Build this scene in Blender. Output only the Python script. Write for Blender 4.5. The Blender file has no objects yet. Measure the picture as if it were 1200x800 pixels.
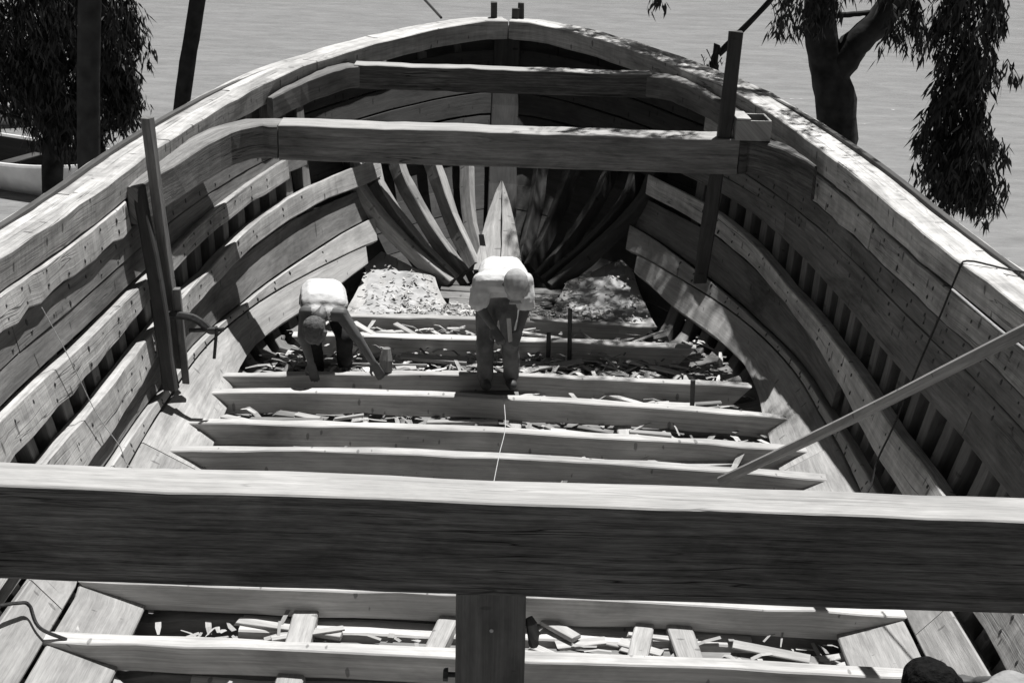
import bpy, bmesh, math, random
import numpy as np
from mathutils import Vector, Matrix
R = random.Random(7)
SC = bpy.context.scene
COL = SC.collection

# ------------------------------------------------------------------ camera
FPX = 1600.0                       # focal length in pixels of a 1200 px wide frame
PITCH = math.atan(630 / 1600); ROLL = .035; YAW = math.radians(.6); CZ = 4.4
_fw = np.array([math.sin(YAW)*math.cos(PITCH), math.cos(YAW)*math.cos(PITCH), -math.sin(PITCH)])
_rt = np.array([math.cos(YAW), -math.sin(YAW), 0]); _dn = np.cross(_fw, _rt)
_c, _s = math.cos(ROLL), math.sin(ROLL)
RT, DN = _rt*_c - _dn*_s, _rt*_s + _dn*_c
cam = bpy.data.cameras.new('camera'); cam.sensor_width = 36; cam.lens = 36*FPX/1200
cam.clip_start = .05; cam.clip_end = 6000
camo = bpy.data.objects.new('camera', cam); COL.objects.link(camo); SC.camera = camo
m = Matrix.Identity(4)
for i in range(3):
    m[i][0], m[i][1], m[i][2] = RT[i], -DN[i], -_fw[i]
m[2][3] = CZ
camo.matrix_world = m

# ------------------------------------------------------------------ light
SUN = Vector((.17, .31, 1.0)).normalized()
w = bpy.data.worlds.new('World'); SC.world = w; w.use_nodes = True
nt = w.node_tree; nt.nodes.clear()
sky = nt.nodes.new('ShaderNodeTexSky'); sky.sky_type = 'NISHITA'; sky.sun_disc = False
sky.sun_elevation = math.asin(SUN.z); sky.sun_rotation = math.atan2(SUN.x, SUN.y)
sky.air_density = .7; sky.dust_density = .2
bw = nt.nodes.new('ShaderNodeSeparateColor')     # black and white film behind an orange filter: the sky's red light only
bg = nt.nodes.new('ShaderNodeBackground'); bg.inputs[1].default_value = .05
ow = nt.nodes.new('ShaderNodeOutputWorld')
nt.links.new(sky.outputs[0], bw.inputs[0]); nt.links.new(bw.outputs[0], bg.inputs[0]); nt.links.new(bg.outputs[0], ow.inputs[0])
sl = bpy.data.lights.new('sun', 'SUN'); sl.energy = 5.0; sl.angle = math.radians(.5); sl.color = (1, .99, .975)
so = bpy.data.objects.new('sun', sl); COL.objects.link(so)
so.rotation_euler = SUN.to_track_quat('Z', 'Y').to_euler(); so.location = SUN*60
SC.cycles.diffuse_bounces = 3; SC.cycles.max_bounces = 8
SC.view_settings.view_transform = 'Standard'; SC.view_settings.look = 'None'
SC.view_settings.exposure = .5; SC.view_settings.gamma = 1.0

# ------------------------------------------------------------------ placing helpers
def ray(px, py): return _fw + RT*(px-600)/FPX + DN*(py-400)/FPX
def atD(px, py, D):                      # the point of the place seen at a photograph pixel, D metres ahead
    d = ray(px, py); t = D/d[1]; return Vector((d[0]*t, D, CZ + d[2]*t))
def atZ(px, py, z):
    d = ray(px, py); t = (z-CZ)/d[2]; return Vector((d[0]*t, d[1]*t, z))

# ------------------------------------------------------------------ object helpers
def tag(o, label=None, cat=None, group=None, kind=None):
    if label: o['label'] = label
    if cat: o['category'] = cat
    if group: o['group'] = group
    if kind: o['kind'] = kind
    return o
def empty(name, loc=(0, 0, 0), rz=0):
    o = bpy.data.objects.new(name, None); COL.objects.link(o); o.location = loc; o.rotation_euler = (0, 0, rz); return o

class MB:
    def __init__(s): s.v = []; s.f = []; s.uv = []
    def quad(s, ids, uvs): s.f.append(tuple(ids)); s.uv.extend(uvs)
    def loft(s, rings, u0=None, closed_caps=True):
        n = len(rings[0]); base = len(s.v)
        if u0 is None: u0 = R.uniform(0, 60)
        u = [u0]; v0 = R.uniform(0, 20)
        for k, r in enumerate(rings):
            s.v.extend([tuple(p) for p in r])
            if k: u.append(u[-1] + (Vector(rings[k][0])-Vector(rings[k-1][0])).length)
        per = [v0]
        mid = rings[len(rings)//2]
        for i in range(n): per.append(per[-1] + (Vector(mid[(i+1) % n])-Vector(mid[i])).length)
        for k in range(len(rings)-1):
            for i in range(n):
                j = (i+1) % n
                s.quad((base+k*n+i, base+k*n+j, base+(k+1)*n+j, base+(k+1)*n+i),
                       ((u[k], per[i]), (u[k], per[i+1]), (u[k+1], per[i+1]), (u[k+1], per[i])))
        if closed_caps:
            for k, rev in ((0, True), (len(rings)-1, False)):
                ids = [base+k*n+i for i in range(n)]
                c = Vector(rings[k][0]); a = (Vector(rings[k][1])-c); a = a.normalized() if a.length > 1e-9 else Vector((1, 0, 0))
                b = (Vector(rings[k][-1])-c)
                b = b - a*b.dot(a); b = b.normalized() if b.length > 1e-9 else Vector((0, 0, 1))
                uvs = [(u0 + (Vector(q)-c).dot(a)*.3, v0 + (Vector(q)-c).dot(b)) for q in rings[k]]
                if rev: ids = ids[::-1]; uvs = uvs[::-1]
                s.quad(ids, uvs)
    def build(s, name, mat, parent=None, smooth=False):
        me = bpy.data.meshes.new(name); me.from_pydata(s.v, [], s.f)
        uvl = me.uv_layers.new(name='UVMap')
        uvl.data.foreach_set('uv', np.array(s.uv, dtype=np.float32).ravel())
        if smooth: me.polygons.foreach_set('use_smooth', [True]*len(me.polygons))
        if len(me.polygons) < 4000:
            bm = bmesh.new(); bm.from_mesh(me); bmesh.ops.recalc_face_normals(bm, faces=bm.faces); bm.to_mesh(me); bm.free()
        me.materials.append(mat); me.update()
        o = bpy.data.objects.new(name, me); COL.objects.link(o)
        if parent: o.parent = parent
        return o

def chamfer_ring(c, c2=.008):             # four corners -> eight, edges eased
    out = []
    for i in range(4):
        p, a, b = Vector(c[i]), Vector(c[i-1]), Vector(c[(i+1) % 4])
        for q in (a, b):
            d = q-p; L = d.length
            out.append(p + d*(min(c2, L*.3)/max(L, 1e-6)))
    return out
def rough(rings, amp):
    if amp <= 0: return rings
    out = []
    for r in rings:
        out.append([Vector(p) + Vector((R.gauss(0, amp), R.gauss(0, amp), R.gauss(0, amp))) for p in r])
    return out
def timber(mb, path, side, up, w, h, seg=.3, ch=.008, amp=.003, cut0=0, cut1=0):
    """squared timber along a path; side/up are the section's axes, w x h its size; path is the section's centre"""
    path = [Vector(p) for p in path]; side = Vector(side).normalized(); up = Vector(up).normalized()
    pts = [path[0]]
    for a, b in zip(path, path[1:]):
        k = max(1, int((b-a).length/seg))
        pts += [a.lerp(b, (i+1)/k) for i in range(k)]
    rings = []
    for i, p in enumerate(pts):
        ww = w(i/(len(pts)-1)) if callable(w) else w; hh = h(i/(len(pts)-1)) if callable(h) else h
        rings.append(rough([[p+side*ww/2+up*hh/2, p-side*ww/2+up*hh/2, p-side*ww/2-up*hh/2, p+side*ww/2-up*hh/2]], amp)[0])
    d = (pts[-1]-pts[0]).normalized()
    if cut0:
        for q in (2, 3): rings[0][q] = rings[0][q] + d*cut0
    if cut1:
        for q in (2, 3): rings[-1][q] = rings[-1][q] - d*cut1
    mb.loft([chamfer_ring(r, ch) for r in rings])
def tube(mb, pts, rad, n=7, amp=0):
    pts = [Vector(p) for p in pts]; rings = []
    for i, p in enumerate(pts):
        t = (pts[min(i+1, len(pts)-1)]-pts[max(i-1, 0)]).normalized()
        a = t.cross(Vector((0, 0, 1)))
        if a.length < .1: a = t.cross(Vector((0, 1, 0)))
        a.normalize(); b = t.cross(a)
        r = rad(i/(len(pts)-1)) if callable(rad) else rad
        rings.append([p + a*math.cos(2*math.pi*k/n)*r*(1+R.uniform(-amp, amp)) + b*math.sin(2*math.pi*k/n)*r*(1+R.uniform(-amp, amp)) for k in range(n)])
    mb.loft(rings)
def spline(pts, n):                       # Catmull-Rom
    P = [Vector(p) for p in pts]; P = [P[0]*2-P[1]] + P + [P[-1]*2-P[-2]]; out = []
    m_ = len(P)-3
    for i in range(n+1):
        x = i/n*m_; k = min(int(x), m_-1); t = x-k
        a, b, c, d = P[k:k+4]
        out.append(.5*((2*b) + (c-a)*t + (2*a-5*b+4*c-d)*t*t + (3*b-a-3*c+d)*t**3))
    return out

# ------------------------------------------------------------------ materials
def mat_wood(name, base, grain=.35, blotch=.3, marks=.8, rnd=.16, rough_=.75, gs=(1.3, 34), bump=.35, crack=0, saw=0, stain=.3, adze=0, msize=1.0):
    M = bpy.data.materials.new(name); M.use_nodes = True; t = M.node_tree; N = t.nodes; L = t.links
    b = N['Principled BSDF']; b.inputs['Roughness'].default_value = rough_; b.inputs['Specular IOR Level'].default_value = .25
    uv = N.new('ShaderNodeUVMap'); oi = N.new('ShaderNodeObjectInfo')
    off = N.new('ShaderNodeVectorMath'); off.operation = 'MULTIPLY_ADD'
    L.new(oi.outputs['Random'], off.inputs[0]); off.inputs[1].default_value = (37, 19, 0); L.new(uv.outputs[0], off.inputs[2])
    def mp(sx, sy):
        q = N.new('ShaderNodeVectorMath'); q.operation = 'MULTIPLY'; L.new(off.outputs[0], q.inputs[0]); q.inputs[1].default_value = (sx, sy, 1); return q.outputs[0]
    def noise(v, sc, det=3, ro=.55, dist=0):
        q = N.new('ShaderNodeTexNoise'); q.inputs['Scale'].default_value = sc; q.inputs['Detail'].default_value = det
        q.inputs['Roughness'].default_value = ro; q.inputs['Distortion'].default_value = dist; L.new(v, q.inputs['Vector']); return q.outputs['Fac']
    def mth(op, a, bb, cc=None, clamp=False):
        q = N.new('ShaderNodeMath'); q.operation = op; q.use_clamp = clamp
        for i, x in enumerate((a, bb, cc)):
            if x is None: continue
            if isinstance(x, (int, float)): q.inputs[i].default_value = x
            else: L.new(x, q.inputs[i])
        return q.outputs[0]
    def rng(x, a, bb, c, d):
        q = N.new('ShaderNodeMapRange'); L.new(x, q.inputs[0])
        for i, y in enumerate((a, bb, c, d)): q.inputs[i+1].default_value = y
        return q.outputs[0]
    g = noise(mp(*gs), 1.0, 6, .65, .12)
    g2 = noise(mp(gs[0]*6, gs[1]*4), 1.0, 3, .7)
    bl = noise(mp(1.3, 4.2), 1.0, 5, .68, .5)
    fib = mth('ADD', mth('MULTIPLY', g, .6), mth('MULTIPLY', g2, .4))
    val = mth('MULTIPLY', rng(fib, .3, .7, 1-grain, 1+grain), rng(bl, .3, .7, 1-blotch, 1+blotch))
    val = mth('MULTIPLY', val, rng(oi.outputs['Random'], 0, 1, 1-rnd, 1+rnd))
    # nail heads, adze nicks and iron stains: small dark upright marks
    vo = N.new('ShaderNodeTexVoronoi'); vo.voronoi_dimensions = '2D'; vo.inputs['Scale'].default_value = 1; vo.inputs['Randomness'].default_value = .75
    wob = N.new('ShaderNodeTexNoise'); wob.inputs['Scale'].default_value = 30; L.new(off.outputs[0], wob.inputs['Vector'])
    add = N.new('ShaderNodeVectorMath'); add.operation = 'MULTIPLY_ADD'; L.new(wob.outputs['Color'], add.inputs[0]); add.inputs[1].default_value = (.10, .10, 0); L.new(mp(9.0, 3.6), add.inputs[2])
    L.new(add.outputs[0], vo.inputs['Vector'])
    sep = N.new('ShaderNodeSeparateColor'); L.new(vo.outputs['Color'], sep.inputs[0])
    rad = rng(sep.outputs[0], .4, 1, -.03, .14*msize)
    mk = rng(mth('SUBTRACT', vo.outputs['Distance'], rad), -.03, .015, 1, 0)
    val = mth('MULTIPLY', val, mth('SUBTRACT', 1, mth('MULTIPLY', mk, marks)))
    if crack:
        ck = noise(mp(.55, 16), 1.0, 2, .5, .25)
        ridge = rng(mth('ABSOLUTE', mth('SUBTRACT', ck, .5), None), 0, .012, 1, 0)
        gate = rng(noise(mp(.7, 2.0), 1, 1), .45, .6, 0, 1)
        ckm = mth('MULTIPLY', ridge, gate)
        val = mth('MULTIPLY', val, mth('SUBTRACT', 1, mth('MULTIPLY', ckm, crack)))
    st_ = rng(noise(mp(.8, 2.1), 1.0, 4, .7, .8), .53, .72, 0, 1)
    val = mth('MULTIPLY', val, mth('SUBTRACT', 1, mth('MULTIPLY', st_, stain)))
    if adze:
        az = noise(mp(14, 2.2), 1.0, 3, .6, .3); val = mth('MULTIPLY', val, rng(az, .3, .7, 1-adze, 1+adze))
    col = mth('MULTIPLY', val, base, None, False)
    cl = mth('MINIMUM', col, .75)
    cmb = N.new('ShaderNodeCombineColor')
    for i, k in enumerate((1.0, .99, .975)): L.new(mth('MULTIPLY', cl, k), cmb.inputs[i])
    L.new(cmb.outputs[0], b.inputs['Base Color'])
    h = mth('SUBTRACT', mth('ADD', fib, mth('MULTIPLY', bl, .4)), mth('MULTIPLY', mk, .5*marks*(marks > .3)))
    if adze: h = mth('ADD', h, mth('MULTIPLY', az, 1.2))
    if crack: h = mth('SUBTRACT', h, mth('MULTIPLY', ckm, .6))
    if saw:
        wv = N.new('ShaderNodeTexWave'); wv.inputs['Scale'].default_value = 18; wv.inputs['Distortion'].default_value = 3; L.new(off.outputs[0], wv.inputs['Vector'])
        h = mth('ADD', h, mth('MULTIPLY', wv.outputs['Fac'], saw))
    bp = N.new('ShaderNodeBump'); bp.inputs['Strength'].default_value = bump; bp.inputs['Distance'].default_value = .012
    L.new(h, bp.inputs['Height']); L.new(bp.outputs[0], b.inputs['Normal'])
    return M
def mat_plain(name, v, rough_=.7, spec=.3, var=.25, sc=9, bump=.2, metal=0, coord='Object'):
    M = bpy.data.materials.new(name); M.use_nodes = True; t = M.node_tree; N = t.nodes; L = t.links
    b = N['Principled BSDF']; b.inputs['Roughness'].default_value = rough_; b.inputs['Specular IOR Level'].default_value = spec; b.inputs['Metallic'].default_value = metal
    tc = N.new('ShaderNodeTexCoord'); q = N.new('ShaderNodeTexNoise'); q.inputs['Scale'].default_value = sc; q.inputs['Detail'].default_value = 4
    L.new(tc.outputs[coord], q.inputs['Vector'])
    r = N.new('ShaderNodeMapRange'); L.new(q.outputs['Fac'], r.inputs[0])
    for i, y in enumerate((.3, .7, v*(1-var), v*(1+var))): r.inputs[i+1].default_value = y
    L.new(r.outputs[0], b.inputs['Base Color'])
    bp = N.new('ShaderNodeBump'); bp.inputs['Strength'].default_value = bump; bp.inputs['Distance'].default_value = .02
    L.new(q.outputs['Fac'], bp.inputs['Height']); L.new(bp.outputs[0], b.inputs['Normal'])
    return M
W_PALE = mat_wood('pale_pine', .315, .38, .3, .45, msize=.9, stain=.3)
W_RAIL = mat_wood('adzed_rail_pine', .41, .4, .4, .6, gs=(.6, 30), crack=.8, bump=.6, adze=.14, msize=1.0, stain=.35)
W_FLOOR = mat_wood('sawn_floor_timber', .42, .38, .3, .5, gs=(.6, 46))
W_BEAM = mat_wood('shaded_weathered_beam', .10, 1.1, .55, 0, rnd=.04, gs=(1.1, 44), crack=.95, bump=.8)  # weathered sides, darkened further to carry the shade on them
W_BEAM2 = mat_wood('far_beam_timber', .19, .7, .45, 0, rnd=.04, gs=(1.2, 40), crack=.85, bump=.6)
W_POST = mat_wood('post_timber', .13, .4, .4, .3, gs=(.5, 30), crack=.4)
W_SOLE = mat_wood('bow_sole_board', .36, .15, .3, .3, rnd=.06)
W_BEAMTOP = mat_wood('sunlit_beam_top', .33, .35, .2, 0, rnd=.04, gs=(1.0, 36), crack=.3, bump=.4)  # pale tone carries the sunlight on the beams' upper faces
W_WALL = mat_wood('ceiling_plank', .17, .45, .45, .45, msize=.9, stain=.55, crack=.5)
W_BOW = mat_wood('shaded_bow_wood', .05, .3, .4, .5)  # near-black tone paints the bow's shade onto planks, stem and right ribs
W_RIB = mat_wood('rib_oak', .17, .3, .35, .4)
W_BRIB = mat_wood('sunlit_bow_rib', .24, .35, .5, .5, rnd=.35)  # paler tone paints the sunlight onto the left bow ribs
W_DARK = mat_wood('old_grey_timber', .05, .35, .4, .3)
W_PLANK = mat_wood('hull_planking', .07, .3, .35, .3)
W_CHIP = mat_wood('fresh_chips', .33, .25, .3, 0, rnd=.25)
W_LITTER = mat_wood('mixed_litter', .30, .3, 1.5, 0, rnd=.1)
IRON = mat_plain('black_iron', .04, .5, .4, .4, 30, .2)
ROPE = mat_plain('tarred_rope', .05, .9, .1, .3, 60)
STRING = mat_plain('white_twine', .45, .9, .1, .15, 60)
SAND = mat_plain('shore_sand', .22, .95, .1, .25, 1.5, .4)
SAWDUST = mat_plain('trodden_sawdust', .36, .95, .1, .3, 7, .6)
WHITE = mat_plain('white_boat_paint', .70, .45, .4, .12, 5, .1)
BARK = mat_plain('eucalyptus_bark', .03, .9, .1, .45, 7, .8)
POLEM = mat_plain('grey_pole_wood', .045, .85, .1, .3, 6, .5)
LEAF = mat_plain('eucalyptus_leaf', .028, .6, .3, .4, 3, 0)
SKIN = mat_plain('tanned_skin', .095, .55, .35, .15, 14, .05)
SHIRT = mat_plain('white_cotton', .56, .9, .1, .1, 14, .6)
GREYSHIRT = mat_plain('grey_cotton', .26, .9, .1, .12, 14, 1.0)
TROUSER = mat_plain('dark_work_trousers', .16, .9, .1, .4, 9, .5)
TROUSER2 = mat_plain('black_trousers', .025, .9, .1, .4, 9, .5)
CAP = mat_plain('grey_cloth_cap', .36, .9, .1, .2, 20, .2)
HAIR = mat_plain('black_hair', .007, .9, .1, .5, 40, .8)
CROP = mat_plain('cropped_grey_hair', .10, .9, .1, .3, 40, .6)
SHOE = mat_plain('dark_shoe_leather', .06, .6, .3, .3, 12, .1)

# ------------------------------------------------------------------ hull surface
RAIL = np.array([(3.2, 3.03, 1.8), (5.5, 3.06, 1.8), (6.7, 3.04, 1.8), (7.6, 2.98, 1.8), (8.3, 2.88, 1.81), (9.2, 2.77, 1.83), (10.1, 2.67, 1.86), (11.3, 2.48, 1.90), (12.2, 2.26, 1.95), (12.95, 2.0, 2.0), (13.5, 1.71, 2.03), (14.15, 1.33, 2.07), (14.65, .98, 2.10), (15.1, .58, 2.13), (15.35, .25, 2.15), (15.42, 0, 2.15)])
BOT = np.array([(3.2, 2.46, 0), (5.5, 2.46, 0), (7, 2.44, 0), (8.0, 2.44, 0), (8.9, 2.43, 0), (9.36, 2.39, 0), (9.96, 2.34, 0), (10.36, 2.25, 0), (10.8, 2.09, 0), (11.2, 1.88, 0), (11.69, 1.52, 0), (12.35, 1.04, 0), (12.9, .57, 0), (13.5, .0, 0)])
def _dense(P):
    pts = spline([Vector((p[1], p[0], p[2])) for p in P], 240)
    d = [0]
    for a, b in zip(pts, pts[1:]): d.append(d[-1] + math.hypot(b.x-a.x, b.y-a.y))
    A = np.array([tuple(p) for p in pts]); d = np.array(d)
    return A, d, np.interp(8.0, A[:, 1], d)
CR, CB = _dense(RAIL), _dense(BOT)
def curve(C, u):
    A, d, m_ = C
    s = np.interp(u, [3.2, 8, 16], [0, m_, d[-1]])
    return [float(np.interp(s, d, A[:, k])) for k in range(3)]
def S(u, t, side=1):
    X, D, z = curve(CR, u); xb, db, _ = curve(CB, u)
    if t >= 0:
        g = t**.55
        return Vector((side*(xb+(X-xb)*g), db+(D-db)*g, t*z))
    k = -t
    zk = float(np.interp(u, [3, 11, 13.4, 16], [-.17, -.17, -.08, -.02]))
    yk = db if u < 11.5 else float(np.interp(u, [11.5, 13.4, 16], [curve(CB, 11.5)[1], 12.45, 13.2]))
    return Vector((side*xb*(1-k), db+(yk-db)*k, zk*(1-(1-k)**7)))
def SN(u, t, side=1):                       # inward normal
    e = .03
    uu = min(max(u, 3.3), 15.9)
    a = S(uu+e, t, side)-S(uu-e, t, side)
    t0, t1 = max(t-.02, -1), t+.02
    if t > .02: t0 = max(t-.02, .001)
    b = S(uu, t1, side)-S(uu, t0, side)
    n = a.cross(b)
    if n.length < 1e-9: return Vector((-side, 0, 0))
    n.normalize()
    ref = Vector((-S(uu, t, side).x, 8-S(uu, t, side).y if uu > 12 else 0, 1.2))
    return n if n.dot(ref) > 0 else -n
def lv(tab): 
    if isinstance(tab, (int, float)): return lambda u: tab
    xs, ys = zip(*tab); return lambda u: float(np.interp(u, xs, ys))
def strake(mb, side, top, bot, u0, u1, o0, o1, step=.3, amp=.004, ch=.008, wavy=0):
    """timber lying along the hull side between two levels, o0..o1 inward of the reference surface"""
    top, bot = lv(top), lv(bot); n = max(2, int((u1-u0)/step)); rings = []
    for i in range(n+1):
        u = u0+(u1-u0)*i/n
        tb = bot(u) + (R.uniform(-wavy, wavy) if wavy else 0)
        A, B = S(u, top(u), side), S(u, tb, side); nA, nB = SN(u, top(u), side), SN(u, tb, side)
        nn = (nA+nB).normalized()
        r = [A+nn*o1, A+nn*o0, B+nn*o0, B+nn*o1]
        r = rough([r], amp*.5)[0]
        rings.append(chamfer_ring(r, ch*.8))
    mb.loft(rings)

HULL = tag(empty('wooden_hull', (0, 8, -.6)), 'large unfinished wooden boat hull with open ribs, seen from amidships towards the bow', 'boat hull')
PAR = HULL
def hb(mb, name, mat, label=None):
    o = mb.build(name, mat); o.parent = HULL; o.matrix_parent_inverse = Matrix.Translation((0, -8, .6))
    if label: o['label'] = label
    return o
OFF_R = -.12                                # rib faces lie this far outside the stringers' faces
# ribs
FD = [4.7, 5.26, 5.85, 6.41, 7.03, 7.64, 8.22, 8.79, 9.26, 9.83, 10.3, 11.2, 11.69]
ribs_u = []
u = 3.6
while u < 13.3: ribs_u.append(u); u += .286
ribs_b = [(13.86, .50, 12.80), (14.12, .43, 12.93), (14.5, .34, 13.06), (15.05, .26, 13.27), (15.55, .20, 13.42)]
for side in (-1, 1):
    for u in ribs_u:
        ts = [.985, .85, .7, .55, .42, .3, .2, .12, .06, .02, -.02, -.06, -.12, -.17, -.25, -.35, -.6, -1]
        rings = []; w_ = R.uniform(.052, .062)
        for t in ts:
            p = S(u, t, side); tn = (S(u+.03, t, side)-S(u-.03, t, side))
            n = SN(u, t, side); tn = (tn-n*tn.dot(n)).normalized()
            o1 = OFF_R + .09*min(1, max(0, (-t-.15)/.12)); o0 = OFF_R-.13
            rings.append(chamfer_ring(rough([[p+tn*w_+n*o1, p-tn*w_+n*o1, p-tn*w_+n*o0, p+tn*w_+n*o0]], .003)[0], .006))
        mb = MB(); mb.loft(rings); hb(mb, 'rib', W_RIB)
    for k, (u, hx, hy) in enumerate(ribs_b):
        heel = Vector((side*hx, hy, -.03+.015*k)); top_ = [S(u, t, side) - SN(u, t, side)*o for t, o in ((.36, 0), (.48, .1), (.65, .26), (.8, .26), (.93, .26))]
        path = spline([heel, heel.lerp(top_[0], .5)+Vector((side*.03, .03, -.035))] + top_, 16)
        rings = []; w_ = R.uniform(.035, .06)
        for i, p in enumerate(path):
            d = (path[min(i+1, 16)]-path[max(i-1, 0)]).normalized()
            n = Vector((-side*.95, -.6, .6)); n = (n-d*n.dot(d)).normalized(); tn = d.cross(n)*-1
            ww = w_*(.75+.35*min(1, i/8))*(1+.06*math.sin(i*1.3+k)); bend = tn*.03*math.sin(i*.45+k*1.7+side)
            p = p - n*.05 + bend
            rings.append(chamfer_ring(rough([[p+tn*ww+n*.07, p-tn*ww+n*.07, p-tn*ww-n*.08, p+tn*ww-n*.08]], .004)[0], .008))
        mb = MB(); mb.loft(rings); hb(mb, 'bow_rib', W_BRIB if side < 0 else W_BOW)  # left ribs paler, right ribs darker: sun and shade put into their colour
# outer planking
edges = [1.02, .89, .76, .63, .51, .40, .30, .21, .13, .06, -.02, -.10, -.2, -.34, -.5, -.67, -.84, -1.0]
for side in (-1, 1):
    for k, (a, b) in enumerate(zip(edges, edges[1:])):
        oo = -.006*(k % 2)
        mb = MB(); strake(mb, side, a+.006, b-.006, 3.5, 15.98, OFF_R-.20+oo, OFF_R-.145+oo, .3, .001, .005); hb(mb, 'outer_plank', W_PLANK)
mb = MB(); timber(mb, [(0, 3.4, -.55), (0, 12.6, -.55), (0, 13.6, -.35)], (1, 0, 0), (0, 0, 1), .3, .3); hb(mb, 'keel', W_PLANK)

# stem post and the pale wedge knee in front of it
mb = MB()
pts = [S(16, t, 1) for t in (-.95, -.4, 0, .12, .25, .4, .6, .8, .97)]
rings = []
for p in pts:
    rings.append(chamfer_ring(rough([[p+Vector((.14, .1, 0)), p+Vector((-.16, .1, 0)), p+Vector((-.16, .33, -.05)), p+Vector((.14, .33, -.05))]], .004)[0], .01))
mb.loft(rings); hb(mb, 'stem_post', W_BOW)
a0, a1 = S(16, .0, 1)+Vector((0, -.32, -.02)), S(16, .27, 1)+Vector((-.02, -.07, .02))
for sgn, wd in ((-1, 1.0), (1, .8)):
    rings = []
    for k in range(9):
        t = k/8; p = a0.lerp(a1, t) + Vector((0, .10*math.sin(t*math.pi), 0)); h = .27*(1-t)**.8*wd + .012
        q = [p+Vector((sgn*.005, -.03, .015)), p+Vector((sgn*h, -.005, 0)), p+Vector((sgn*h, .22, -.1)), p+Vector((sgn*.005, .22, -.1))]
        if sgn < 0: q = [q[1], q[0], q[3], q[2]]
        rings.append(chamfer_ring(rough([q], .003)[0], .006))
    mb = MB(); mb.loft(rings); hb(mb, 'stem_knee', W_PALE)

# rail: inner and outer cap timbers in scarfed lengths
def rail_pt(u, side, out, z):
    X, D, zr = curve(CR, u); e = .05
    a = curve(CR, min(u+e, 16)); b = curve(CR, max(u-e, 3.2))
    t = Vector((a[0]-b[0], a[1]-b[1], 0)).normalized(); n = Vector((t.y, -t.x, 0))
    if n.x < 0 or (u > 15.9): n = n if n.y > -0.01 else -n
    if n.dot(Vector((1, 1.2, 0))) < 0: n = -n
    return Vector((side*(X+n.x*out), D+n.y*out, zr+z))
for side in (-1, 1):
    for (o0, o1, z1, cuts) in ((-.005, .17, -.205, (3.3, 6.9, 10.4, 13.2, 16)), (.175, .36, -.12, (3.3, 5.4, 9.0, 12.0, 14.4, 16))):
        for ua, ub in zip(cuts, cuts[1:]):
            mb = MB(); n = int((ub-ua)/.22); rings = []
            for i in range(n+1):
                u = ua+.004+(ub-ua-.008)*i/n
                zz = 0 if o0 < .1 else -.012
                low = z1 if ua < 12.5 or o0 > .1 else z1
                q = [rail_pt(u, side, o0, zz), rail_pt(u, side, o1, zz), rail_pt(u, side, o1, low), rail_pt(u, side, o0+.01, low)]
                rings.append(chamfer_ring(rough([q], .0035)[0], .008))
            mb.loft(rings); hb(mb, 'rail_timber', W_RAIL)
# clamps under the rail
cuts = {-1: (3.4, 6.2, 9.55), 1: (3.4, 5.9, 9.6, 13.0)}
for side in (-1, 1):
    for ua, ub in zip(cuts[side], cuts[side][1:]):
        mb = MB(); strake(mb, side, .884, .775, ua+.01, ub-.005, -.13, -.012, .16, .006, .012, wavy=.012 if side < 0 else .004); hb(mb, 'clamp_timber', W_RAIL)
# bulwark face round the bow
for side in (-1, 1):
    for a, b, c in ((.885, .79, 0), (.786, .69, .006), (.686, .59, .0), (.586, .485, .007)):
        u0 = 9.6 if side < 0 and a > .8 else (13.0 if a > .6 else 13.75)
        mb = MB(); strake(mb, side, a, b, u0, 15.97, -.22, -.15-c, .2, .003); hb(mb, 'bow_plank', W_BOW)
# wall planks
for side in (-1, 1):
    if side < 0: rows = (((.77, .668), -.12, -.05, (3.4, 7.7, 12.99)), ((.665, .57), -.12, -.055, (3.4, 6.0, 10.3, 12.99)))
    else: rows = (((.772, .69), -.12, -.02, (3.4, 8.3, 12.99)), ((.687, [(6, .587), (8, .6), (9.6, .63), (15, .63)]), -.12, -.022, (3.4, 6.8, 10.9, 12.99)), (([(6, .582), (8, .595), (9.6, .625), (15, .625)], [(6, .49), (9, .485), (10.4, .5), (12, .545), (14, .56)]), -.12, -.06, (3.4, 7.6, 11.4, 13.8)))
    for (tp, bt), o0, o1, cu in rows:
        for ua, ub in zip(cu, cu[1:]):
            mb = MB(); strake(mb, side, tp, bt, ua+.004, ub-.004, o0, o1, .25, .003); hb(mb, 'wall_plank', W_WALL)
# stringers
T1, B1 = [(6, .56), (8.4, .545), (9.7, .555), (10.9, .588), (12.6, .64)], [(6, .415), (7.9, .42), (9.1, .45), (9.7, .47), (10.9, .506), (12.6, .55)]
T2, B2 = [(6, .317), (8.4, .32), (9.5, .35), (11, .38), (11.8, .44), (12.6, .475), (13.3, .49), (14.4, .50)], [(6, .17), (8, .176), (8.9, .195), (9.7, .245), (11.1, .309), (11.8, .35), (12.6, .388), (13.3, .404), (14.4, .415)]
for ua, ub in ((3.4, 5.6), (5.6, 12.6)):
    mb = MB(); strake(mb, -1, T1, B1, ua+.004, ub-.004, OFF_R+.005, .0, .22, .006, .012, .006); hb(mb, 'stringer', W_RAIL)
for side in (-1, 1):
    for ua, ub in (((3.4, 6.3), (6.3, 14.1)) if side < 0 else ((3.4, 7.0), (7.0, 13.75))):
        mb = MB(); strake(mb, side, T2, B2, ua+.004, ub-.004, OFF_R+.005, .0, .22, .005, .012, .004); hb(mb, 'stringer', W_RAIL)
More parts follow.
